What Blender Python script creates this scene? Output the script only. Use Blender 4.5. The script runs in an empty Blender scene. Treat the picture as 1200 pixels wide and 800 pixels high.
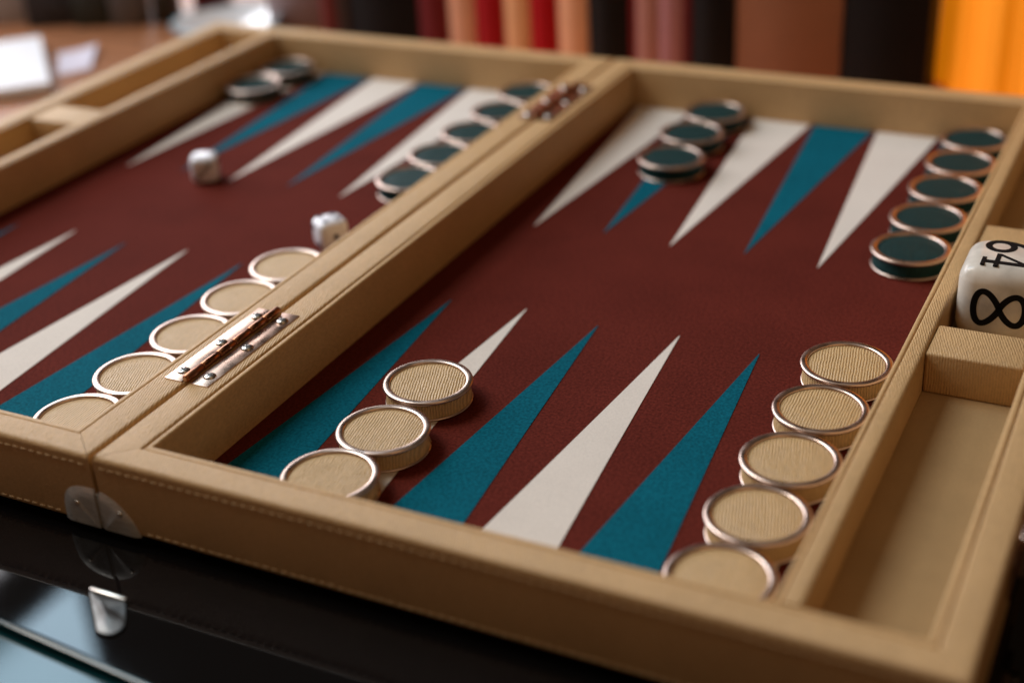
import bpy, bmesh, math, random
from mathutils import Vector, Matrix, noise as mnoise
random.seed(7)
U = 0.042                       # one board unit (a point's width) in metres
scene = bpy.context.scene
C = scene.collection

# ------------------------------------------------------------------ camera
CAM = Vector((9.1958, -8.9224, 7.9823))
R_ = Vector((0.89642765, 0.44006098, -0.05257184))
U_ = Vector((-0.16649976, 0.44432853, 0.88025564))
F_ = Vector((-0.41072532, 0.7803323, -0.47157842))
cd = bpy.data.cameras.new('camera')
cam = bpy.data.objects.new('camera', cd)
C.objects.link(cam)
m = Matrix((R_, U_, -F_)).transposed().to_4x4()
m.translation = CAM * U
cam.matrix_world = m
cd.sensor_width = 36.0
cd.lens = 1676.418 / 1200 * 36
cd.clip_start = 0.02
cd.clip_end = 100
cd.dof.use_dof = True
cd.dof.focus_distance = 15.5 * U
cd.dof.aperture_fstop = 3.3
cd.dof.aperture_blades = 9
scene.camera = cam

# ------------------------------------------------------------------ light
w = bpy.data.worlds.new('World')
scene.world = w
w.use_nodes = True
w.node_tree.nodes['Background'].inputs[0].default_value = (1.0, 0.60, 0.34, 1)
w.node_tree.nodes['Background'].inputs[1].default_value = 0.032

def area(name, loc, target, sx, sy, rad, col):
    """area lamp given by its radiance; sizes and positions in board units"""
    l = bpy.data.lights.new(name, 'AREA')
    l.shape = 'RECTANGLE'
    l.size, l.size_y = sx * U, sy * U
    l.energy = rad * math.pi * sx * sy * U * U
    l.color = col
    o = bpy.data.objects.new(name, l)
    C.objects.link(o)
    o.location = Vector(loc) * U
    o.rotation_euler = (Vector(target) - Vector(loc)).to_track_quat('-Z', 'Y').to_euler()
    return o
# daylight through a tall window to the left (two panes with a transom between)
DAY = (1.0, 0.925, 0.83)
SKY = (0.60, 0.83, 1.0)
area('window_upper_pane', (-30, 2.2, 46), (0, 2.2, 46), 16, 37, 11.0, DAY)
area('window_sky_pane', (-30, 17.8, 46), (0, 17.8, 46), 15, 37, 7.2, SKY)
area('window_lower_pane', (-30, 22, 14.2), (0, 22, 14.2), 44, 20.5, 4.6, (0.97, 0.95, 1.0))
# pale ceiling of the room and a warm lamp to the right
area('ceiling_glow', (2, 4, 62), (2, 4, 0), 46, 46, 0.26, (1.0, 0.80, 0.58))
area('room_lamp', (30, -14, 30), (4, 6, 0), 20, 20, 1.0, (1.0, 0.55, 0.24))
# added fill light, no fixture of its own, brightens the book spines
area('book_fill', (0, 13.6, 13), (0, 16.6, 1), 12, 1.5, 3.4, (1.0, 0.78, 0.52)).data.spread = math.radians(36)

scene.view_settings.view_transform = 'Standard'
scene.view_settings.look = 'None'
scene.view_settings.exposure = 0.12
scene.view_settings.gamma = 1.0
scene.view_settings.use_curve_mapping = False
scene.render.engine = 'CYCLES'
scene.cycles.use_denoising = True
scene.cycles.max_bounces = 8

# ------------------------------------------------------------------ materials
def mat(name, col, rough=0.5, metal=0.0, spec=0.5, var=0.0, vscale=60, grain=None, gdist=0.0003,
        gcol=0.0, fine=None, fdist=0.0002, fcol=0.0, coat=0.0, sheen=0.0, rvar=0.0, wave=None, wcol=0.0, wdist=0.0003, wrot=0.12):
    """col base colour; var slow colour variation; grain=(sx,sy,sz) stretched noise relief; fine=scale of round noise relief"""
    mt = bpy.data.materials.new(name)
    mt.use_nodes = True
    nt = mt.node_tree
    N, L = nt.nodes, nt.links
    b = N['Principled BSDF']
    b.inputs['Base Color'].default_value = (*col, 1)
    b.inputs['Roughness'].default_value = rough
    b.inputs['Metallic'].default_value = metal
    b.inputs['Specular IOR Level'].default_value = spec
    b.inputs['Coat Weight'].default_value = coat
    b.inputs['Sheen Weight'].default_value = sheen
    tc = N.new('ShaderNodeTexCoord')
    colsock = None
    def mulcol(fac, lo, hi):
        nonlocal colsock
        mr = N.new('ShaderNodeMapRange')
        mr.inputs['From Min'].default_value, mr.inputs['From Max'].default_value = 0.3, 0.7
        mr.inputs['To Min'].default_value, mr.inputs['To Max'].default_value = lo, hi
        L.new(fac, mr.inputs['Value'])
        vm = N.new('ShaderNodeVectorMath')
        vm.operation = 'SCALE'
        if colsock is None:
            vm.inputs[0].default_value = col
        else:
            L.new(colsock, vm.inputs[0])
        L.new(mr.outputs[0], vm.inputs['Scale'])
        colsock = vm.outputs[0]
    nrm = None
    def bump(h, dist, st=1.0):
        nonlocal nrm
        bp = N.new('ShaderNodeBump')
        bp.inputs['Strength'].default_value = st
        bp.inputs['Distance'].default_value = dist
        L.new(h, bp.inputs['Height'])
        if nrm is not None:
            L.new(nrm, bp.inputs['Normal'])
        nrm = bp.outputs[0]
    def nz(scale, detail=2.0, dist=0.0, mp=None):
        t = N.new('ShaderNodeTexNoise')
        t.inputs['Scale'].default_value = scale
        t.inputs['Detail'].default_value = detail
        t.inputs['Distortion'].default_value = dist
        if mp is None:
            L.new(tc.outputs['Object'], t.inputs['Vector'])
        else:
            mpn = N.new('ShaderNodeMapping')
            mpn.inputs['Scale'].default_value = mp
            mpn.inputs['Rotation'].default_value = (0, 0, 0.12)
            L.new(tc.outputs['Object'], mpn.inputs['Vector'])
            L.new(mpn.outputs[0], t.inputs['Vector'])
        return t.outputs[0]
    if var:
        mulcol(nz(vscale, 4), 1 - var, 1 + var)
    if grain:
        g = nz(1.0, 1.0, 0.5, grain)
        bump(g, gdist)
        if gcol:
            mulcol(g, 1 - gcol, 1 + gcol)
    if wave:                                   # fine wavy ribs, the given period in metres
        wt = N.new('ShaderNodeTexWave')
        wt.inputs['Scale'].default_value = 0.314 / wave
        wt.inputs['Distortion'].default_value = 3.2
        wt.inputs['Detail'].default_value = 2.5
        wt.inputs['Detail Scale'].default_value = 0.55
        wt.inputs['Detail Roughness'].default_value = 0.6
        mw = N.new('ShaderNodeMapping')
        mw.inputs['Rotation'].default_value = (0, 0, wrot)
        mw.inputs['Scale'].default_value = (1, 0.8, 0.7)
        L.new(tc.outputs['Object'], mw.inputs['Vector'])
        L.new(mw.outputs[0], wt.inputs['Vector'])
        bump(wt.outputs['Fac'], wdist)
        if wcol:
            mulcol(wt.outputs['Fac'], 1 - wcol, 1 + wcol)
    if fine:
        f = nz(fine, 3)
        bump(f, fdist)
        if fcol:
            mulcol(f, 1 - fcol, 1 + fcol)
    if rvar:
        mr = N.new('ShaderNodeMapRange')
        mr.inputs['From Min'].default_value, mr.inputs['From Max'].default_value = 0.35, 0.65
        mr.inputs['To Min'].default_value, mr.inputs['To Max'].default_value = max(0.01, rough - rvar), rough + rvar
        L.new(nz(vscale * 0.7, 5), mr.inputs['Value'])
        L.new(mr.outputs[0], b.inputs['Roughness'])
    if colsock is not None:
        L.new(colsock, b.inputs['Base Color'])
    if nrm is not None:
        L.new(nrm, b.inputs['Normal'])
    return mt

TAN = (0.57, 0.365, 0.175)
M = {}
M['leather'] = mat('tan_leather', TAN, 0.46, var=0.05, vscale=35, wave=0.0011, wcol=0.08, wdist=0.00014, wrot=-0.4, grain=(1300, 330, 900), gdist=0.0003, gcol=0.08, fine=2600, fdist=0.00008, spec=0.25)
M['leather_side'] = mat('tan_leather_lining', TAN, 0.48, var=0.05, vscale=35, grain=(520, 520, 900), gdist=0.0002, gcol=0.10, fine=2400, fdist=0.0001, spec=0.25)
M['tray_lining'] = mat('tan_suede', (0.40, 0.265, 0.13), 0.7, var=0.06, vscale=40, fine=1500, fdist=0.0001, fcol=0.08, spec=0.2)
M['checker_tan'] = mat('tan_checker_leather', (0.56, 0.375, 0.18), 0.45, var=0.04, vscale=60, wave=0.00125, wcol=0.13, wdist=0.00022, grain=(1350, 230, 700), gdist=0.0003, gcol=0.09, fine=2600, fdist=0.00008, spec=0.4)
M['checker_green'] = mat('dark_green_checker_leather', (0.005, 0.033, 0.034), 0.6, var=0.1, vscale=60, grain=(1100, 160, 400), gdist=0.0005, gcol=0.22, spec=0.18)
M['felt'] = mat('burgundy_microfibre', (0.110, 0.0187, 0.0126), 0.9, var=0.10, vscale=22, fine=750, fdist=0.00015, fcol=0.36, spec=0.04)
M['felt_teal'] = mat('teal_microfibre', (0.003, 0.105, 0.155), 0.9, var=0.09, vscale=20, fine=750, fdist=0.00015, fcol=0.3, spec=0.04)
M['felt_white'] = mat('ivory_microfibre', (0.73, 0.67, 0.61), 0.85, var=0.03, vscale=30, fine=1100, fdist=0.0001, fcol=0.06, spec=0.15)
M['rose'] = mat('rose_gold', (0.66, 0.50, 0.42), 0.31, metal=1.0, rvar=0.07, vscale=160)
M['copper'] = mat('brushed_copper', (0.62, 0.41, 0.31), 0.3, metal=1.0, rvar=0.08, vscale=120, grain=(200, 2200, 200), gdist=0.00002)
M['bronze'] = mat('dark_copper_barrel', (0.36, 0.155, 0.08), 0.3, metal=1.0, rvar=0.1, vscale=200)
M['steel'] = mat('nickel_steel', (0.72, 0.68, 0.63), 0.42, metal=1.0, rvar=0.12, vscale=120, fine=120, fdist=0.0004)
M['guard'] = mat('brushed_nickel', (0.66, 0.70, 0.74), 0.34, metal=0.3, rvar=0.12, vscale=160, grain=(150, 150, 1500), gdist=0.00006, gcol=0.12)
M['clip'] = mat('dull_steel', (0.15, 0.145, 0.14), 0.4, metal=1.0, rvar=0.12, vscale=150, fine=160, fdist=0.0004)
M['screw'] = mat('bright_screw', (0.60, 0.55, 0.50), 0.28, metal=1.0)
M['dark'] = mat('dark_slot', (0.012, 0.010, 0.009), 0.6)
M['thread'] = mat('tan_thread', (0.66, 0.48, 0.27), 0.7)
M['base'] = mat('tan_leather_base', (0.36, 0.22, 0.10), 0.55, fine=1500, fdist=0.0001)
M['pearl'] = mat('pearl_resin', (0.68, 0.63, 0.56), 0.30, var=0.30, vscale=60, spec=0.5, coat=0.1)
M['die'] = mat('white_die_resin', (0.84, 0.85, 0.92), 0.2, var=0.02)
M['ink'] = mat('black_ink', (0.006, 0.005, 0.005), 0.7, spec=0.15)
M['pip'] = mat('dark_pip', (0.03, 0.035, 0.07), 0.4)
M['wood'] = mat('brown_wood', (0.36, 0.15, 0.068), 0.42, var=0.12, vscale=8, grain=(9, 120, 9), gdist=0.0001, gcol=0.25)
M['glass'] = mat('black_glass', (0.0045, 0.0045, 0.005), 0.045, rvar=0.02, vscale=30)
M['glass_edge'] = mat('teal_glass_edge', (0.004, 0.035, 0.042), 0.08)

# ------------------------------------------------------------------ mesh helpers (board units)
def finish(name, bm, material, parent=None, smooth=None, recalc=True):
    if recalc:
        bmesh.ops.recalc_face_normals(bm, faces=bm.faces)
    bmesh.ops.scale(bm, vec=(U, U, U), verts=bm.verts)
    me = bpy.data.meshes.new(name)
    bm.to_mesh(me)
    bm.free()
    if smooth is not None:
        for p in me.polygons:
            p.use_smooth = True
        if smooth < 180:
            me.set_sharp_from_angle(angle=math.radians(smooth))
    for mm in (material if isinstance(material, (list, tuple)) else [material]):
        me.materials.append(M[mm] if isinstance(mm, str) else mm)
    o = bpy.data.objects.new(name, me)
    C.objects.link(o)
    if parent:
        o.parent = parent
    return o

def empty(name, loc=(0, 0, 0), rz=0.0, parent=None):
    o = bpy.data.objects.new(name, None)
    o.empty_display_size = 0.01
    C.objects.link(o)
    o.location = Vector(loc) * U
    o.rotation_euler = (0, 0, rz)
    if parent:
        o.parent = parent
    return o

def tag(o, label=None, cat=None, group=None, kind=None):
    if label: o['label'] = label
    if cat: o['category'] = cat
    if group: o['group'] = group
    if kind: o['kind'] = kind
    return o

def bm_box(bm, x0, x1, y0, y1, z0, z1, bev=0.0, seg=3):
    vs = [bm.verts.new((x, y, z)) for z in (z0, z1) for x, y in ((x0, y0), (x1, y0), (x1, y1), (x0, y1))]
    f = [bm.faces.new([vs[i] for i in q]) for q in ((3, 2, 1, 0), (4, 5, 6, 7), (0, 1, 5, 4), (1, 2, 6, 5), (2, 3, 7, 6), (3, 0, 4, 7))]
    if bev:
        es = {e for ff in f for e in ff.edges}
        bmesh.ops.bevel(bm, geom=list(es), offset=bev, segments=seg, affect='EDGES', profile=0.5)
    return vs

def lathe(bm, prof, n=48, closed=False):
    rings = []
    for r, z in prof:
        if r < 1e-6:
            rings.append([bm.verts.new((0, 0, z))])
        else:
            rings.append([bm.verts.new((r * math.cos(2 * math.pi * k / n), r * math.sin(2 * math.pi * k / n), z)) for k in range(n)])
    pairs = list(zip(rings[:-1], rings[1:]))
    if closed:
        pairs.append((rings[-1], rings[0]))
    for a, b in pairs:
        for k in range(n):
            k2 = (k + 1) % n
            if len(a) == 1 and len(b) == 1: continue
            if len(a) == 1: bm.faces.new((a[0], b[k], b[k2]))
            elif len(b) == 1: bm.faces.new((a[k], b[0], a[k2]))
            else: bm.faces.new((a[k], b[k], b[k2], a[k2]))

def round_profile(u0, u1, z0, z1, r_in, r_out, seg=5):
    """closed section: u across (u0 inner, u1 outer), z up; the two top corners rounded"""
    pts = [(u0, z0), (u0, z1 - r_in)]
    for k in range(1, seg + 1):
        a = math.pi / 2 * k / seg
        pts.append((u0 + r_in - r_in * math.cos(a), z1 - r_in + r_in * math.sin(a)))
    for k in range(0, seg + 1):
        a = math.pi / 2 * k / seg
        pts.append((u1 - r_out + r_out * math.sin(a), z1 - r_out + r_out * math.cos(a)))
    rb = 0.03
    pts += [(u1, z0 + rb), (u1 - rb, z0)]
    return pts

def sweep(name, Ain, Bin, Aout, Bout, w, prof, material, parent, sx=1, n=48, wob=0.004, seed=0.0, gap=0.0025, corner=0.0):
    """prism along A-B; a section point at distance u from the inner edge lies on the line lerp(inner, outer, u/w): mitred ends"""
    bm = bmesh.new()
    Ain, Bin, Aout, Bout = map(Vector, (Ain, Bin, Aout, Bout))
    dirn = (Bin - Ain).normalized()
    perp = (Aout - Ain) - dirn * (Aout - Ain).dot(dirn)
    perp.normalize()
    ts = [0, 0.003, 0.010] + [0.02 + 0.96 * i / n for i in range(n + 1)] + [0.990, 0.997, 1]
    rings = []
    for t in ts:
        ring = []
        for u, z in prof:
            a = Ain.lerp(Aout, u / w) + dirn * gap
            b = Bin.lerp(Bout, u / w) - dirn * gap
            q = a.lerp(b, t)
            du = dz = 0.0
            if wob:
                s = (q.dot(dirn)) * 1.1 + seed
                du = wob * 0.6 * mnoise.noise(Vector((s, seed, z * 2)))
                dz = wob * mnoise.noise(Vector((s * 0.8, u * 4, seed + 5))) if z > 0.3 else 0
            q = q + perp * du
            ring.append(bm.verts.new((q.x * sx, q.y, z + dz)))
        rings.append(ring)
    k = len(prof)
    for a, b in zip(rings[:-1], rings[1:]):
        for i in range(k):
            j = (i + 1) % k
            bm.faces.new((a[i], a[j], b[j], b[i]))
    bm.faces.new(rings[0]); bm.faces.new(rings[-1])
    return finish(name, bm, material, parent, smooth=42)

# ------------------------------------------------------------------ dimensions of the board
H, B = 0.672, 0.164             # rim top above the field, case bottom below it
LY = 12.541                     # field length
XI, XD0, XD1, XT, XO = 0.472, 6.715, 6.955, 7.95, 8.335
WF = 0.392
ZG = -B - 0.10               # top of the glass: the case stands on small rubber feet
TZ = 0.17                       # tray floor
XSEAM = 0.024

# ------------------------------------------------------------------ setting: table top
bm = bmesh.new()
bm_box(bm, -46, 46, -14, 46, -1.6, ZG - 0.2)
table = tag(finish('table_top', bm, 'wood'), 'brown wooden table top under everything', 'table top', kind='structure')

# black glass sheet the board lies on, turned a little against it
gs = empty('glass_sheet', (-0.054, -1.823, ZG), math.radians(-5.0))
tag(gs, 'sheet of black glossy glass with teal edge under the backgammon board', 'glass sheet')
bm = bmesh.new(); bm_box(bm, -9.0, 16, 0.03, 13.2, -0.197, -0.003)
finish('pane', bm, 'glass', gs)
bm = bmesh.new(); bm_box(bm, -9.0, 16, -0.03, 0.028, -0.197, -0.012, 0.02, 2)
finish('polished_edge', bm, 'glass_edge', gs, smooth=40)
bm = bmesh.new(); bm_box(bm, -9.0, 16, -0.55, -0.032, -0.197, -0.115)
finish('lower_pane', bm, 'glass_edge', gs)
bm = bmesh.new(); bm_box(bm, -9.0, 16, -0.61, -0.552, -0.197, -0.120, 0.02, 2)
finish('polished_edge', bm, 'glass_edge', gs, smooth=40)

# ------------------------------------------------------------------ the board
board = tag(empty('backgammon_board', (0, 0, -B)), 'open tan leather backgammon board with burgundy field and teal and ivory points', 'board game')
board.location = (0, 0, 0)

def tri(bm, xc, hw, y0, y1, z, sx):
    """thin inlaid triangle, apex at y1"""
    t = 0.006
    v = [bm.verts.new((x * sx, y, zz)) for zz in (z, z + t) for x, y in ((xc - hw, y0), (xc + hw, y0), (xc + 0.004, y1), (xc - 0.004, y1))]
    for q in ((0, 1, 2, 3), (7, 6, 5, 4), (0, 4, 5, 1), (1, 5, 6, 2), (2, 6, 7, 3), (3, 7, 4, 0)):
        bm.faces.new([v[i] for i in q])

def stitches(parent, x0, x1, y, z, sx, length=0.072, pitch=0.105):
    bm = bmesh.new()
    x = x0
    while x < x1:
        j = random.uniform(-0.004, 0.004)
        bm_box(bm, x * sx if sx > 0 else -(x + length), (x + length) if sx > 0 else -x, y - 0.009, y + 0.006, z + j - 0.007, z + j + 0.007, 0.004, 1)
        x += pitch
    finish('stitching', bm, 'thread', parent, smooth=60)

def half(sx, x0c, front_first):
    s = sx * 3.7
    mainp = lambda wd, ri=0.025, ro=0.055: round_profile(0.078, wd, -B, H, ri, ro)
    linp = round_profile(0.0, 0.070, -0.05, H - 0.010, 0.024, 0.024)
    for y_in, y_out, nm in ((0.0, -WF, 'front_rim'), (LY, LY + WF, 'back_rim')):
        a = ((XI, y_in, 0), (XT, y_in, 0), (XSEAM, y_out, 0), (XO, y_out, 0))
        r = sweep(nm, *a, WF, mainp(WF), 'leather', board, sx, seed=s + y_in)
        sweep('lining', *a, WF, linp, 'leather_side', r, sx, seed=s + 3 + y_in, wob=0.003)
        if nm == 'front_rim':
            stitches(r, 0.10, XO - 0.1, y_out, H - 0.115, sx)
            stitches(r, 0.55, XO - 0.1, y_out, -B + 0.062, sx)
    for x_in, x_out, nm, wd in ((XI, XSEAM, 'hinge_rim', XI - XSEAM), (XT, XO, 'outer_rim', XO - XT)):
        a = ((x_in, 0, 0), (x_in, LY, 0), (x_out, -WF, 0), (x_out, LY + WF, 0))
        r = sweep(nm, *a, wd, mainp(wd, 0.025, 0.04 if nm == 'hinge_rim' else 0.055), 'leather', board, sx, n=70, seed=s + 11 + x_in)
        sweep('lining', *a, wd, linp, 'leather_side', r, sx, n=70, seed=s + 17 + x_in, wob=0.003)
    # divider between the field and the side trays
    a = ((XD0, 0.004, 0), (XD0, LY - 0.004, 0), (XD1, 0.004, 0), (XD1, LY - 0.004, 0))
    wd = XD1 - XD0
    r = sweep('divider', *a, wd, round_profile(0.062, wd, -0.05, H - 0.004, 0.022, 0.045), 'leather', board, sx, n=70, seed=s + 23)
    sweep('lining', *a, wd, round_profile(0.0, 0.055, -0.05, H - 0.012, 0.022, 0.022), 'leather_side', r, sx, n=70, seed=s + 29, wob=0.003)
    # base, field, points
    bm = bmesh.new(); bm_box(bm, *sorted((sx * (XSEAM + 0.12), sx * (XO - 0.12))), -WF + 0.12, LY + WF - 0.12, -B + 0.01, -0.06)
    finish('base_panel', bm, 'base', board)
    bm = bmesh.new(); bm_box(bm, *sorted((sx * (XI + 0.005), sx * (XD0 - 0.005))), 0.005, LY - 0.005, -0.055, 0.0)
    field = finish('playing_field', bm, 'felt', board)
    for i in range(6):
        for back in (False, True):
            blue = ((i % 2 == 0) == front_first) != back
            ln = 5.0 if blue else 5.1
            bm = bmesh.new()
            y0, y1 = (0.012, ln) if not back else (LY - 0.012, LY - ln)
            tri(bm, x0c + i, 0.465, y0, y1, 0.0005, sx)
            finish('point', bm, 'felt_teal' if blue else 'felt_white', field)
    # side tray: floor and the two blocks that hold the cube's place
    bm = bmesh.new(); bm_box(bm, *sorted((sx * (XD1 + 0.004), sx * (XT - 0.004))), 0.005, LY - 0.005, -0.055, TZ)
    tray = finish('tray_floor', bm, 'tray_lining', board)
    for y0 in (4.52, LY - 5.2):
        bm = bmesh.new(); bm_box(bm, *sorted((sx * (XD1 + 0.006), sx * (XT - 0.006))), y0, y0 + 0.68, TZ + 0.002, H - 0.03, 0.03, 3)
        finish('tray_block', bm, 'leather', board, smooth=40)

half(1, 1.042, True)
half(-1, 1.160, False)

# rubber feet under the case
for sx in (-1, 1):
    for x, y in ((0.5, 0.3), (7.9, 0.3), (0.5, LY - 0.3), (7.9, LY - 0.3)):
        bm = bmesh.new(); lathe(bm, [(0, 0), (0.16, 0), (0.18, 0.02), (0.18, 0.108), (0, 0.108)], 20)
        ft = finish('rubber_foot', bm, 'dark', board, smooth=40)
        ft.location = Vector((sx * x, y, ZG)) * U

# hinges
def hinge(y0, y1):
    h = empty('hinge', (0, y0, H), 0, board)
    ln = y1 - y0
    for s in (-1, 1):
        bm = bmesh.new()
        bm_box(bm, *sorted((s * 0.055, s * 0.285)), 0, ln, -0.012, 0.012, 0.006, 2)
        finish('leaf', bm, 'copper', h, smooth=40)
        for f in (0.11, 0.5, 0.89):
            bm = bmesh.new()
            lathe(bm, [(0.072, 0.010), (0.069, 0.020), (0.055, 0.031), (0.030, 0.038), (0, 0.039)], 20)
            sc = finish('screw', bm, 'screw', h, smooth=60)
            sc.location = Vector((s * 0.172, f * ln, 0.0)) * U
            sc.rotation_euler = (0, 0, random.uniform(0, 1.5))
            bm = bmesh.new()
            bm_box(bm, -0.040, 0.040, -0.009, 0.009, 0.020, 0.0400); bm_box(bm, -0.009, 0.009, -0.040, 0.040, 0.020, 0.0404)
            finish('slot', bm, 'dark', h).matrix_basis = sc.matrix_basis.copy()
    n = 6
    for k in range(n):
        bm = bmesh.new()
        r = 0.045 if k % 2 else 0.047
        l0, l1 = ln * k / n + 0.006, ln * (k + 1) / n - 0.006
        lathe(bm, [(0.020, l0), (r - 0.008, l0), (r, l0 + 0.01), (r, l1 - 0.01), (r - 0.008, l1), (0.020, l1)], 20)
        bmesh.ops.rotate(bm, verts=bm.verts, cent=(0, 0, 0), matrix=Matrix.Rotation(-math.pi / 2, 3, 'X'))
        bmesh.ops.translate(bm, verts=bm.verts, vec=(0, 0, 0.042))
        finish('knuckle', bm, 'bronze', h, smooth=50)
    bm = bmesh.new()
    lathe(bm, [(0, -0.004), (0.026, -0.004), (0.026, ln + 0.004), (0, ln + 0.004)], 14)
    bmesh.ops.rotate(bm, verts=bm.verts, cent=(0, 0, 0), matrix=Matrix.Rotation(-math.pi / 2, 3, 'X'))
    bmesh.ops.translate(bm, verts=bm.verts, vec=(0, 0, 0.042))
    finish('pin', bm, 'copper', h, smooth=50)
hinge(1.13, 2.86)
hinge(LY - 2.86, LY - 1.13)

# corner guards at the foot of the seam: quarter-round plates, domed, bent round into the seam
def guard(sx, yf, sgn):
    bm = bmesh.new()
    nr, na = 7, 16
    rad = 0.45 if sx < 0 else 0.43
    rows = []
    for i in range(nr + 1):
        f = i / nr
        row = []
        for k in range(na + 1):
            a = math.pi / 2 * k / na
            e = 3.2 if sx < 0 else 1.6          # superellipse: the left plate is squarer
            ca, sa = math.cos(a) ** (2 / e), math.sin(a) ** (2 / e)
            x, z = f * rad * ca, f * rad * sa
            d = 0.004 * (1 - f ** 6) + 0.020 * (f < 0.95)
            ridge = 0.010 * math.exp(-((a - math.pi / 4) / 0.16) ** 2) * math.sin(math.pi * f)
            row.append(bm.verts.new((sx * (x + 0.03), yf + sgn * (0.004 + d + ridge), -B - 0.004 + z)))
        rows.append(row)
    for a, b in zip(rows[:-1], rows[1:]):
        for k in range(na):
            if a is rows[0]:
                if k == 0:
                    pass
            try:
                bm.faces.new((a[k], a[k + 1], b[k + 1], b[k]))
            except ValueError:
                pass
    bmesh.ops.remove_doubles(bm, verts=bm.verts, dist=1e-5)
    bmesh.ops.dissolve_degenerate(bm, edges=bm.edges, dist=1e-6)
    geom = bmesh.ops.extrude_face_region(bm, geom=list(bm.faces))
    bmesh.ops.translate(bm, verts=[v for v in geom['geom'] if isinstance(v, bmesh.types.BMVert)], vec=(0, -sgn * 0.012, 0))
    # cheek in the seam
    x0, x1 = sorted((sx * 0.004, sx * 0.014))
    bm_box(bm, x0, x1, *sorted((yf + sgn * 0.02, yf - sgn * 0.42)), -B, -B + 0.40, 0.003, 1)
    g = finish('corner_guard', bm, 'guard', board, smooth=35)
    bm = bmesh.new()
    lathe(bm, [(0.030, 0), (0.028, 0.008), (0.016, 0.016), (0, 0.019)], 16)
    rv = finish('rivet', bm, 'screw', g, smooth=60)
    rv.location = Vector((sx * 0.27, yf + sgn * 0.030, -B + 0.24)) * U
    rv.rotation_euler = (math.pi / 2 * (1 if sgn < 0 else -1), 0, 0)
for sx in (-1, 1):
    guard(sx, -WF, -1)

# clasp on the right outer side
cl = empty('clasp', (XO, 1.75, 0.36), 0, board)
bm = bmesh.new(); bm_box(bm, 0.002, 0.03, -0.42, 0.42, -0.2, 0.2, 0.02, 3)
finish('plate', bm, 'copper', cl, smooth=40)
bm = bmesh.new(); bm_box(bm, 0.03, 0.10, -0.16, 0.16, -0.12, 0.30, 0.03, 3)
finish('hasp', bm, 'rose', cl, smooth=40)
bm = bmesh.new(); lathe(bm, [(0, -0.0), (0.05, 0), (0.06, 0.03), (0.05, 0.07), (0, 0.085)], 20)
k = finish('knob', bm, 'steel', cl, smooth=60)
k.location = Vector((0.10, 0, 0.05)) * U; k.rotation_euler = (0, math.pi / 2, 0)

# ------------------------------------------------------------------ checkers
CT = 0.25
def checker_proto(kind):
    root = empty('checker')
    ring = [(0.458 + 0.042 * math.cos(a), CT - 0.025 + 0.025 * math.copysign(abs(math.sin(a)) ** 0.75, math.sin(a))) for a in [2 * math.pi * k / 14 for k in range(14)]]
    bm = bmesh.new(); lathe(bm, ring, 72, closed=True)
    finish('rim', bm, 'rose', root, smooth=180)
    ring = [(0.458 + 0.030 * math.cos(a), 0.016 + 0.015 * math.sin(a)) for a in [2 * math.pi * k / 10 for k in range(10)]]
    bm = bmesh.new(); lathe(bm, ring, 72, closed=True)
    finish('base_rim', bm, 'rose', root, smooth=180)
    bm = bmesh.new(); lathe(bm, [(0.44, 0.018), (0.476, 0.034), (0.470, 0.09), (0.460, CT - 0.10), (0.456, CT - 0.056), (0.44, CT - 0.045)], 72)
    finish('band', bm, kind, root, smooth=60)
    bm = bmesh.new(); lathe(bm, [(0.432, CT - 0.05), (0.418, CT - 0.032), (0.40, CT - 0.026), (0.2, CT - 0.023), (0, CT - 0.022)], 72)
    finish('face', bm, kind, root, smooth=60)
    bm = bmesh.new(); lathe(bm, [(0.44, 0.03), (0.44, 0.004), (0, 0.004)], 48)
    finish('underside', bm, kind, root, smooth=60)
    return root
protos = {'tan': checker_proto('checker_tan'), 'green': checker_proto('checker_green')}
used = set()
def put_checker(kind, x, y, label, group):
    p = protos[kind]
    if kind not in used:
        used.add(kind); r = p
    else:
        r = p.copy(); C.objects.link(r)
        for ch in p.children:
            c = ch.copy(); C.objects.link(c); c.parent = r
    r.location = Vector((x, y, 0.0008 if False else 0.0075)) * U
    r.rotation_euler = (0, 0, 0.35 + random.uniform(-0.22, 0.22))
    tag(r, label, 'checker', group)
ORD = ['first', 'second', 'third', 'fourth', 'fifth']
cols = [
    ('tan', [(1.99, 0.735), (2.043, 1.681), (1.993, 2.728)], 'tan leather checker, %s from the front rim in the column of three tan checkers', 'three tan checkers on an ivory point'),
    ('tan', [(6.058, 0.65), (6.074, 1.66), (6.085, 2.672), (6.10, 3.70), (6.106, 4.725)], 'tan checker, %s from the front rim in the column beside the cube tray', 'five tan checkers along the tray divider'),
    ('green', [(2.086, 12.03), (2.058, 11.02), (2.125, 9.94)], 'dark green checker, %s from the back rim in the column of three green checkers', 'three green checkers on a teal point'),
    ('green', [(6.13, 12.03), (6.12, 11.02), (6.11, 9.99), (6.10, 8.93), (6.10, 7.90)], 'dark green checker, %s from the back rim in the column beside the cube tray', 'five green checkers along the tray divider'),
    ('tan', [(-1.20, 0.69), (-1.215, 1.70), (-1.218, 2.715), (-1.235, 3.735), (-1.222, 4.75)], 'tan leather checker, %s from the front rim in the column behind the hinged bar', 'five tan checkers beside the hinged bar'),
    ('green', [(-1.255, 12.03), (-1.25, 11.02), (-1.245, 9.99), (-1.25, 8.96), (-1.215, 7.93)], 'dark green checker, %s from the back rim in the column behind the hinged bar', 'five green checkers beside the hinged bar'),
    ('green', [(-6.13, 12.0), (-6.17, 10.97)], 'dark green checker, %s from the back rim in the far corner pair', 'two green checkers in the far corner'),
]
for kind, pts, lab, grp in cols:
    for i, (x, y) in enumerate(pts):
        put_checker(kind, x, y, lab % ORD[i], grp)

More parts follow.
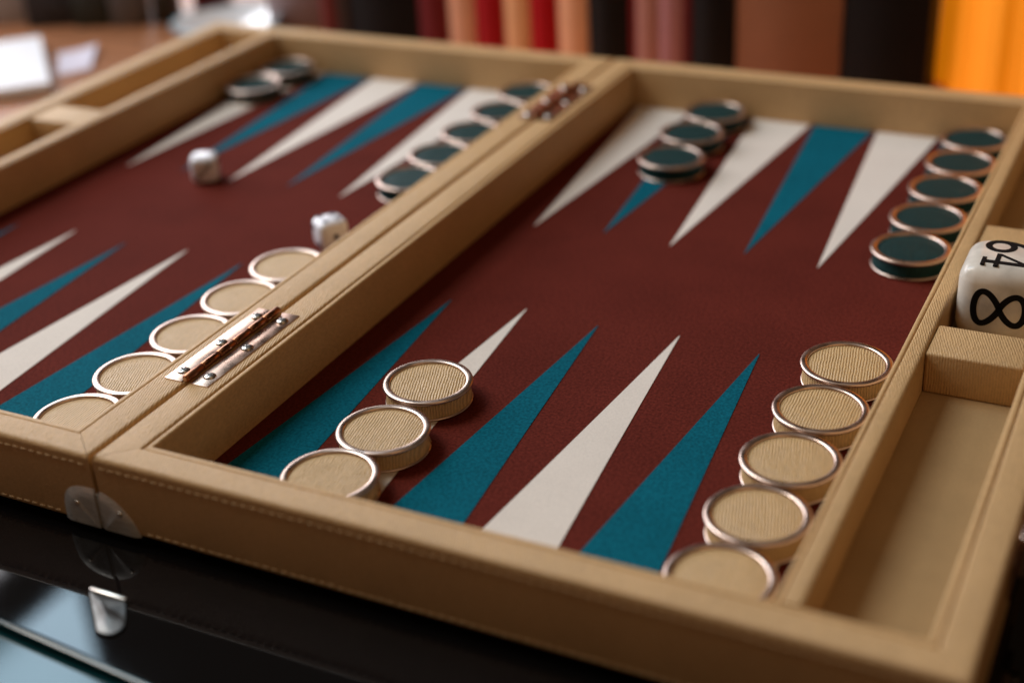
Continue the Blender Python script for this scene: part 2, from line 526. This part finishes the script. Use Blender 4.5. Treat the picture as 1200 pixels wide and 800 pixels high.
# ------------------------------------------------------------------ dice
def rounded_cube(bm, s, r, seg=6):
    bm_box(bm, -s / 2, s / 2, -s / 2, s / 2, -s / 2, s / 2, r, seg)
PIPS = {1: [(0, 0)], 2: [(-1, -1), (1, 1)], 3: [(-1, -1), (0, 0), (1, 1)], 4: [(-1, -1), (1, 1), (-1, 1), (1, -1)],
        5: [(-1, -1), (1, 1), (-1, 1), (1, -1), (0, 0)], 6: [(-1, -1), (-1, 0), (-1, 1), (1, -1), (1, 0), (1, 1)]}
def die(x, y, rz, faces, label):
    s = 0.42
    d = tag(empty('die', (x, y, 0.0075), rz), label, 'die', 'dice thrown on the far field')
    bm = bmesh.new(); rounded_cube(bm, s, 0.10); bmesh.ops.translate(bm, verts=bm.verts, vec=(0, 0, s / 2))
    finish('body', bm, 'die', d, smooth=60)
    axes = [Matrix.Identity(3), Matrix.Rotation(math.pi, 3, 'X')] + [Matrix.Rotation(a, 3, ax) for a, ax in ((math.pi / 2, 'X'), (-math.pi / 2, 'X'), (math.pi / 2, 'Y'), (-math.pi / 2, 'Y'))]
    for f, R in zip(faces, axes):
        for px, py in PIPS[f]:
            bm = bmesh.new(); lathe(bm, [(0.046, s / 2 - 0.004), (0.042, s / 2 + 0.0015), (0, s / 2 + 0.002)], 12)
            bmesh.ops.translate(bm, verts=bm.verts, vec=(px * 0.09, py * 0.09, 0))
            bmesh.ops.rotate(bm, verts=bm.verts, cent=(0, 0, 0), matrix=R)
            bmesh.ops.translate(bm, verts=bm.verts, vec=(0, 0, s / 2))
            finish('pip', bm, 'pip', d)
die(-4.52, 7.36, 0.55, (2, 5, 3, 4, 6, 1), 'small white die lying alone in the open burgundy field')
die(-1.30, 5.90, 0.95, (4, 3, 1, 6, 5, 2), 'small white die resting close to the hinged bar, past the tan checkers')

# ------------------------------------------------------------------ doubling cube
def ribbon(bm, pts, wd, th, closed=False):
    n = len(pts)
    L, Rr = [], []
    for i in range(n):
        a = Vector(pts[(i - 1) % n] if closed or i > 0 else pts[i]); b = Vector(pts[(i + 1) % n] if closed or i < n - 1 else pts[i])
        t = (b - a).normalized(); nn = Vector((-t.y, t.x)); q = Vector(pts[i])
        L.append(q + nn * wd / 2); Rr.append(q - nn * wd / 2)
    V = [[bm.verts.new((p.x, p.y, z)) for p in side] for z in (-0.01, th) for side in (L, Rr)]
    for i in range(n if closed else n - 1):
        j = (i + 1) % n
        for a, b in ((2, 3), (0, 1), (0, 2), (1, 3)):
            bm.faces.new((V[a][i], V[a][j], V[b][j], V[b][i]))
    if not closed:
        for i in (0, n - 1):
            bm.faces.new((V[0][i], V[1][i], V[3][i], V[2][i]))
def glyph8(bm, wd, th):
    pts = []
    for k in range(96):
        t = 2 * math.pi * k / 96
        c = math.cos(t)
        pts.append((0.182 * math.sin(2 * t) * (1.0 - 0.08 * c), 0.272 * math.copysign(abs(c) ** 1.25, c)))
    ribbon(bm, pts, wd, th, True)
def glyph6(bm, wd, th, cx):
    ribbon(bm, [(cx + 0.125 * math.cos(a), -0.10 + 0.135 * math.sin(a)) for a in [2 * math.pi * k / 32 for k in range(32)]], wd, th, True)
    ribbon(bm, [(cx - 0.125 + 0.0, -0.10)] + [(cx - 0.125 + 0.21 * (1 - math.cos(a)), -0.10 + 0.34 * math.sin(a)) for a in [math.pi / 2 * k / 12 for k in range(1, 13)]], wd * 0.95, th + 0.0008)
def glyph4(bm, wd, th, cx):
    ribbon(bm, [(cx + 0.06, 0.25), (cx + 0.06, -0.21)], wd, th)
    ribbon(bm, [(cx + 0.06, 0.235), (cx - 0.15, -0.075)], wd * 0.6, th + 0.0006)
    ribbon(bm, [(cx - 0.17, -0.085), (cx + 0.16, -0.085)], wd * 0.7, th + 0.0012)
    ribbon(bm, [(cx - 0.04, -0.225), (cx + 0.16, -0.225)], wd * 0.6, th + 0.0018)
S = 0.92
cube = tag(empty('doubling_cube', (7.462, 6.24, TZ + 0.002), math.radians(0.5)), 'large pearly white cube with black numerals 64 and 8 in the side tray', 'doubling cube')
bm = bmesh.new(); rounded_cube(bm, S, 0.20, 8); bmesh.ops.translate(bm, verts=bm.verts, vec=(0, 0, S / 2))
finish('body', bm, 'pearl', cube, smooth=60)
def place_glyph(bm, up, nrm, off, name='numeral'):
    up, nrm = Vector(up), Vector(nrm)
    right = up.cross(nrm)
    R = Matrix((right, up, nrm)).transposed()
    bmesh.ops.rotate(bm, verts=bm.verts, cent=(0, 0, 0), matrix=R)
    bmesh.ops.translate(bm, verts=bm.verts, vec=Vector(off) + nrm * S / 2)
    finish(name, bm, 'ink', cube)
bm = bmesh.new(); glyph8(bm, 0.070, 0.003)
place_glyph(bm, (1, 0, 0), (0, -1, 0), (0.02, 0, S / 2))
for g, cx in ((glyph6, -0.185), (glyph4, 0.185)):
    bm = bmesh.new(); g(bm, 0.074, 0.003, cx)
    place_glyph(bm, (1, 0, 0), (0, 0, 1), (0.0, 0, S / 2))

# ------------------------------------------------------------------ steel clip on the glass
clip = tag(empty('steel_clip', (0.472, -1.192, ZG + 0.002)), 'small steel clip with a rounded end lying on the black glass', 'clip')
out = [(0, 0), (0.426, 0), (0.573, -0.177), (0.635, -0.26), (0.648, -0.33), (0.629, -0.397), (0.575, -0.428), (0.512, -0.433), (0.462, -0.428), (0.425, -0.395)]
bm = bmesh.new()
top = [bm.verts.new((x, y, 0.022)) for x, y in out]
bot = [bm.verts.new((x, y, -0.001)) for x, y in out]
fold = [bm.verts.new((x, y, z)) for x, y, z in ((0.22, -0.10, 0.046), (0.40, -0.24, 0.060), (0.50, -0.36, 0.040))]
n = len(out)
for i in range(n):
    bm.faces.new((bot[i], bot[(i + 1) % n], top[(i + 1) % n], top[i]))
near = [0, 0, 1, 1, 1, 2, 2, 2, 2, 2]
for i in range(n):
    j = (i + 1) % n
    bm.faces.new((top[i], top[j], fold[near[i]]))
    if near[i] != near[j]:
        lo, hi = sorted((near[i], near[j]))
        if hi - lo == 1: bm.faces.new((top[j], fold[near[j]], fold[near[i]]))
        else:
            bm.faces.new((top[j], fold[0], fold[1])); bm.faces.new((top[j], fold[1], fold[2]))
bm.faces.new(bot)
finish('plate', bm, 'clip', clip)
bm = bmesh.new(); bm_box(bm, -0.005, 0.431, 0.002, 0.045, -0.001, 0.05, 0.012, 2)
finish('lip', bm, 'screw', clip, smooth=40)

# ------------------------------------------------------------------ things behind the board
ZT = ZG - 0.198                 # wooden table level
def book(x0, x1, y, h, col, label, depth=3.4, rz=0.0, rough=0.5, bands=0):
    t = x1 - x0
    b = tag(empty('book', ((x0 + x1) / 2, y, ZT), rz), label, 'book', 'books standing behind the board')
    mt = mat('book_cloth', col, rough, spec=0.15, var=0.08, vscale=20, fine=900, fdist=0.0001)
    bm = bmesh.new()
    e = min(0.09, t * 0.16)
    # spine, slightly rounded, and the two boards
    n = 8
    prof = [(-t / 2 + t * k / n, -0.16 * math.sin(math.pi * k / n) * min(1, t)) for k in range(n + 1)]
    prof += [(t / 2, depth), (t / 2 - e, depth), (t / 2 - e, e), (-t / 2 + e, e), (-t / 2 + e, depth), (-t / 2, depth)]
    lo = [bm.verts.new((x, yy, 0)) for x, yy in prof]; hi = [bm.verts.new((x, yy, h)) for x, yy in prof]
    for i in range(len(prof)):
        j = (i + 1) % len(prof)
        bm.faces.new((lo[i], lo[j], hi[j], hi[i]))
    bm.faces.new(lo); bm.faces.new(hi)
    finish('cover', bm, mt, b, smooth=30)
    bm = bmesh.new(); bm_box(bm, -t / 2 + e + 0.004, t / 2 - e - 0.004, e + 0.004, depth - 0.1, 0.06, h - 0.08)
    finish('pages', bm, M['felt_white'], b)
    return b
G = 0.012
row = [
    (-7.85, -7.45, (0.16, 0.03, 0.025), 'dark red slim book beside the pale mauve one'),
    (-7.44, -7.14, (0.05, 0.028, 0.022), 'thin dark brown book among the books behind the board'),
    (-7.12, -5.48, (0.007, 0.005, 0.005), 'thick black book left of the striped red and peach books'),
    (-5.47, -4.79, (0.13, 0.012, 0.014), 'wine red book beside the thick black one'),
    (-4.78, -4.19, (0.62, 0.31, 0.20), 'peach book between the wine red and the first bright red book'),
    (-4.18, -3.54, (0.30, 0.006, 0.010), 'bright red book beside the wine red and peach pair'),
    (-3.53, -2.98, (0.66, 0.34, 0.18), 'peach book standing between two bright red books'),
    (-2.97, -2.38, (0.33, 0.004, 0.008), 'bright red book between two peach books, nearer the black one'),
    (-2.37, -1.75, (0.66, 0.33, 0.20), 'peach book right beside the black book, farthest from the wine red one'),
    (-1.74, -0.90, (0.007, 0.005, 0.005), 'black book between the peach and the dusty pink books'),
    (-0.89, -0.77, (0.15, 0.01, 0.012), 'very thin dark red book beside a dusty pink one'),
    (-0.76, -0.32, (0.36, 0.16, 0.14), 'dusty pink book next to the thin dark red one'),
    (-0.31, 0.17, (0.33, 0.14, 0.15), 'dusty mauve book next to the dusty pink one'),
    (0.18, 0.34, (0.10, 0.01, 0.012), 'thin maroon book right of the dusty mauve one'),
    (0.35, 1.18, (0.007, 0.005, 0.005), 'black book beside the broad brown one'),
    (1.20, 3.14, (0.22, 0.085, 0.045), 'broad brown leather book behind the board'),
    (3.17, 4.66, (0.007, 0.005, 0.005), 'broad black brown book beside the orange lampshade'),
]
hs = [4.2, 4.0, 4.6, 4.4, 4.7, 4.5, 4.7, 4.5, 4.7, 4.3, 4.0, 4.5, 4.4, 4.1, 4.6, 5.0, 4.8]
for (x0, x1, col, lab), h in zip(row, hs):
    book(x0 + 0.006, x1 - 0.006, 15.75, h, col, lab, depth=0.8 if x1 > 4.5 else 3.4)

# pleated orange lampshade, lit
lamp = tag(empty('table_lamp', (6.6, 17.3, ZT)), 'glowing orange pleated lampshade standing behind the board', 'lamp')
mt = mat('orange_shade_fabric', (0.80, 0.26, 0.01), 0.8)
pb = mt.node_tree.nodes['Principled BSDF']
pb.inputs['Emission Color'].default_value = (1.0, 0.28, 0.003, 1)
pb.inputs['Emission Strength'].default_value = 0.37
bm = bmesh.new()
n = 180
rows_ = []
for z, r in ((0.03, 2.0), (0.3, 2.0), (2.0, 1.98), (4.5, 1.9), (6.5, 1.8)):
    rows_.append([bm.verts.new(((r + (0.045 if k % 12 < 6 else -0.045)) * math.cos(2 * math.pi * k / n), (r + (0.045 if k % 12 < 6 else -0.045)) * math.sin(2 * math.pi * k / n), z)) for k in range(n)])
for a, b in zip(rows_[:-1], rows_[1:]):
    for k in range(n):
        bm.faces.new((a[k], a[(k + 1) % n], b[(k + 1) % n], b[k]))
finish('shade', bm, mt, lamp, smooth=180)
bm = bmesh.new(); lathe(bm, [(0, 0), (1.5, 0), (1.5, 0.12), (0.3, 0.22), (0.12, 0.5), (0.12, 5.5), (0, 5.5)], 32)
finish('foot', bm, 'bronze', lamp, smooth=50)

# left: pale mauve box, bowl, papers, dark things
def boxthing(name, label, cat, cx, cy, sx_, sy_, h, rz, col, rough=0.5, lid=True, z=ZT):
    r = tag(empty(name, (cx, cy, z), rz), label, cat)
    mt = mat(name + '_card', col, rough, var=0.05, vscale=15)
    bm = bmesh.new(); bm_box(bm, -sx_ / 2, sx_ / 2, -sy_ / 2, sy_ / 2, 0, h * 0.75, 0.03, 2)
    finish('body', bm, mt, r, smooth=40)
    bm = bmesh.new(); bm_box(bm, -sx_ / 2 - 0.03, sx_ / 2 + 0.03, -sy_ / 2 - 0.03, sy_ / 2 + 0.03, h * 0.75 + 0.003, h, 0.03, 2)
    finish('lid', bm, mt, r, smooth=40)
    return r
boxthing('storage_box', 'pale mauve box between the plate and the dark red book', 'box', -9.0, 17.3, 1.75, 1.8, 3.0, 0.35, (0.36, 0.27, 0.28))
plate = tag(empty('plate', (-10.25, 15.6, ZT)), 'shiny white plate with pale blue rim on the wooden table', 'plate')
mt = mat('white_glaze', (0.86, 0.88, 0.90), 0.15, coat=0.5)
mt2 = mat('blue_glaze', (0.16, 0.46, 0.60), 0.15, coat=0.5)
bm = bmesh.new()
lathe(bm, [(0, 0.0), (0.7, 0.0), (0.72, 0.06), (1.16, 0.26), (1.15, 0.285), (0.74, 0.115), (0, 0.10)], 56)
finish('dish', bm, mt, plate, smooth=50)
bm = bmesh.new()
lathe(bm, [(1.155, 0.25), (1.19, 0.275), (1.185, 0.30), (1.145, 0.295)], 56, closed=True)
finish('rim', bm, mt2, plate, smooth=60)
stack = tag(empty('paper_stack', (-13.2, 12.0, ZT)), 'bright white stack of paper beside the far tray of the board', 'paper')
mt = mat('white_paper', (0.86, 0.86, 0.90), 0.7)
for k in range(5):
    bm = bmesh.new()
    c = [(-13.6, 13.5), (-11.05, 11.0), (-13.5, 8.5), (-16.05, 11.0)]
    j = random.uniform(-0.04, 0.04)
    lo = [bm.verts.new((x + 13.2 + j, y - 12.0 - j, 0.002 + k * 0.05)) for x, y in c]
    hi = [bm.verts.new((x + 13.2 + j, y - 12.0 - j, 0.048 + k * 0.05)) for x, y in c]
    for i in range(4):
        bm.faces.new((lo[i], lo[(i + 1) % 4], hi[(i + 1) % 4], hi[i]))
    bm.faces.new(lo); bm.faces.new(hi)
    finish('sheaf', bm, mt, stack)

def sheet(name, label, corners, z, col, th=0.02):
    bm = bmesh.new()
    n = 8
    c = [Vector(q) for q in corners]
    g = []
    for i in range(n + 1):
        r = []
        for j in range(n + 1):
            q = c[0].lerp(c[1], i / n).lerp(c[3].lerp(c[2], i / n), j / n)
            r.append(bm.verts.new((q.x, q.y, z + th + 0.12 * (i / n) ** 2 * (j / n))))
        g.append(r)
    for i in range(n):
        for j in range(n):
            bm.faces.new((g[i][j], g[i + 1][j], g[i + 1][j + 1], g[i][j + 1]))
    gm = bmesh.ops.extrude_face_region(bm, geom=list(bm.faces))
    bmesh.ops.translate(bm, verts=[v for v in gm['geom'] if isinstance(v, bmesh.types.BMVert)], vec=(0, 0, -th))
    return tag(finish(name, bm, mat(name + '_stock', col, 0.7), smooth=40), label, 'paper')
sheet('paper_sheet', 'loose lilac white paper sheet lying beside the paper stack', [(-11.85, 12.0), (-11.47, 12.58), (-12.23, 13.71), (-12.93, 13.25)], ZT, (0.68, 0.64, 0.74))

# dark things standing along the far left of the table
left = [
    (-16.2, 15.0, 1.6, 0.9, 2.6, (0.40, 0.39, 0.38), 'pale grey carton in the row of dark boxes', 'box'),
    (-14.75, 15.25, 1.05, 0.9, 3.0, (0.014, 0.015, 0.018), 'black carton beside the pale grey one', 'box'),
    (-13.75, 15.5, 0.8, 0.9, 2.8, (0.018, 0.026, 0.018), 'very dark green carton beside the black one', 'box'),
    (-12.95, 15.75, 0.7, 0.9, 2.6, (0.13, 0.12, 0.115), 'mid grey slim carton among the dark ones', 'box'),
    (-12.3, 16.2, 0.45, 0.9, 2.9, (0.03, 0.028, 0.02), 'thin dark brown carton next to the red one', 'box'),
    (-11.95, 17.4, 0.7, 0.9, 3.0, (0.24, 0.012, 0.014), 'red carton behind the white plate', 'box'),
]
for cx, cy, sx_, sy_, h, col, lab, cat in left:
    boxthing('carton', lab, cat, cx, cy, sx_, sy_, h, 0.45, col)['group'] = 'cartons standing at the far left'
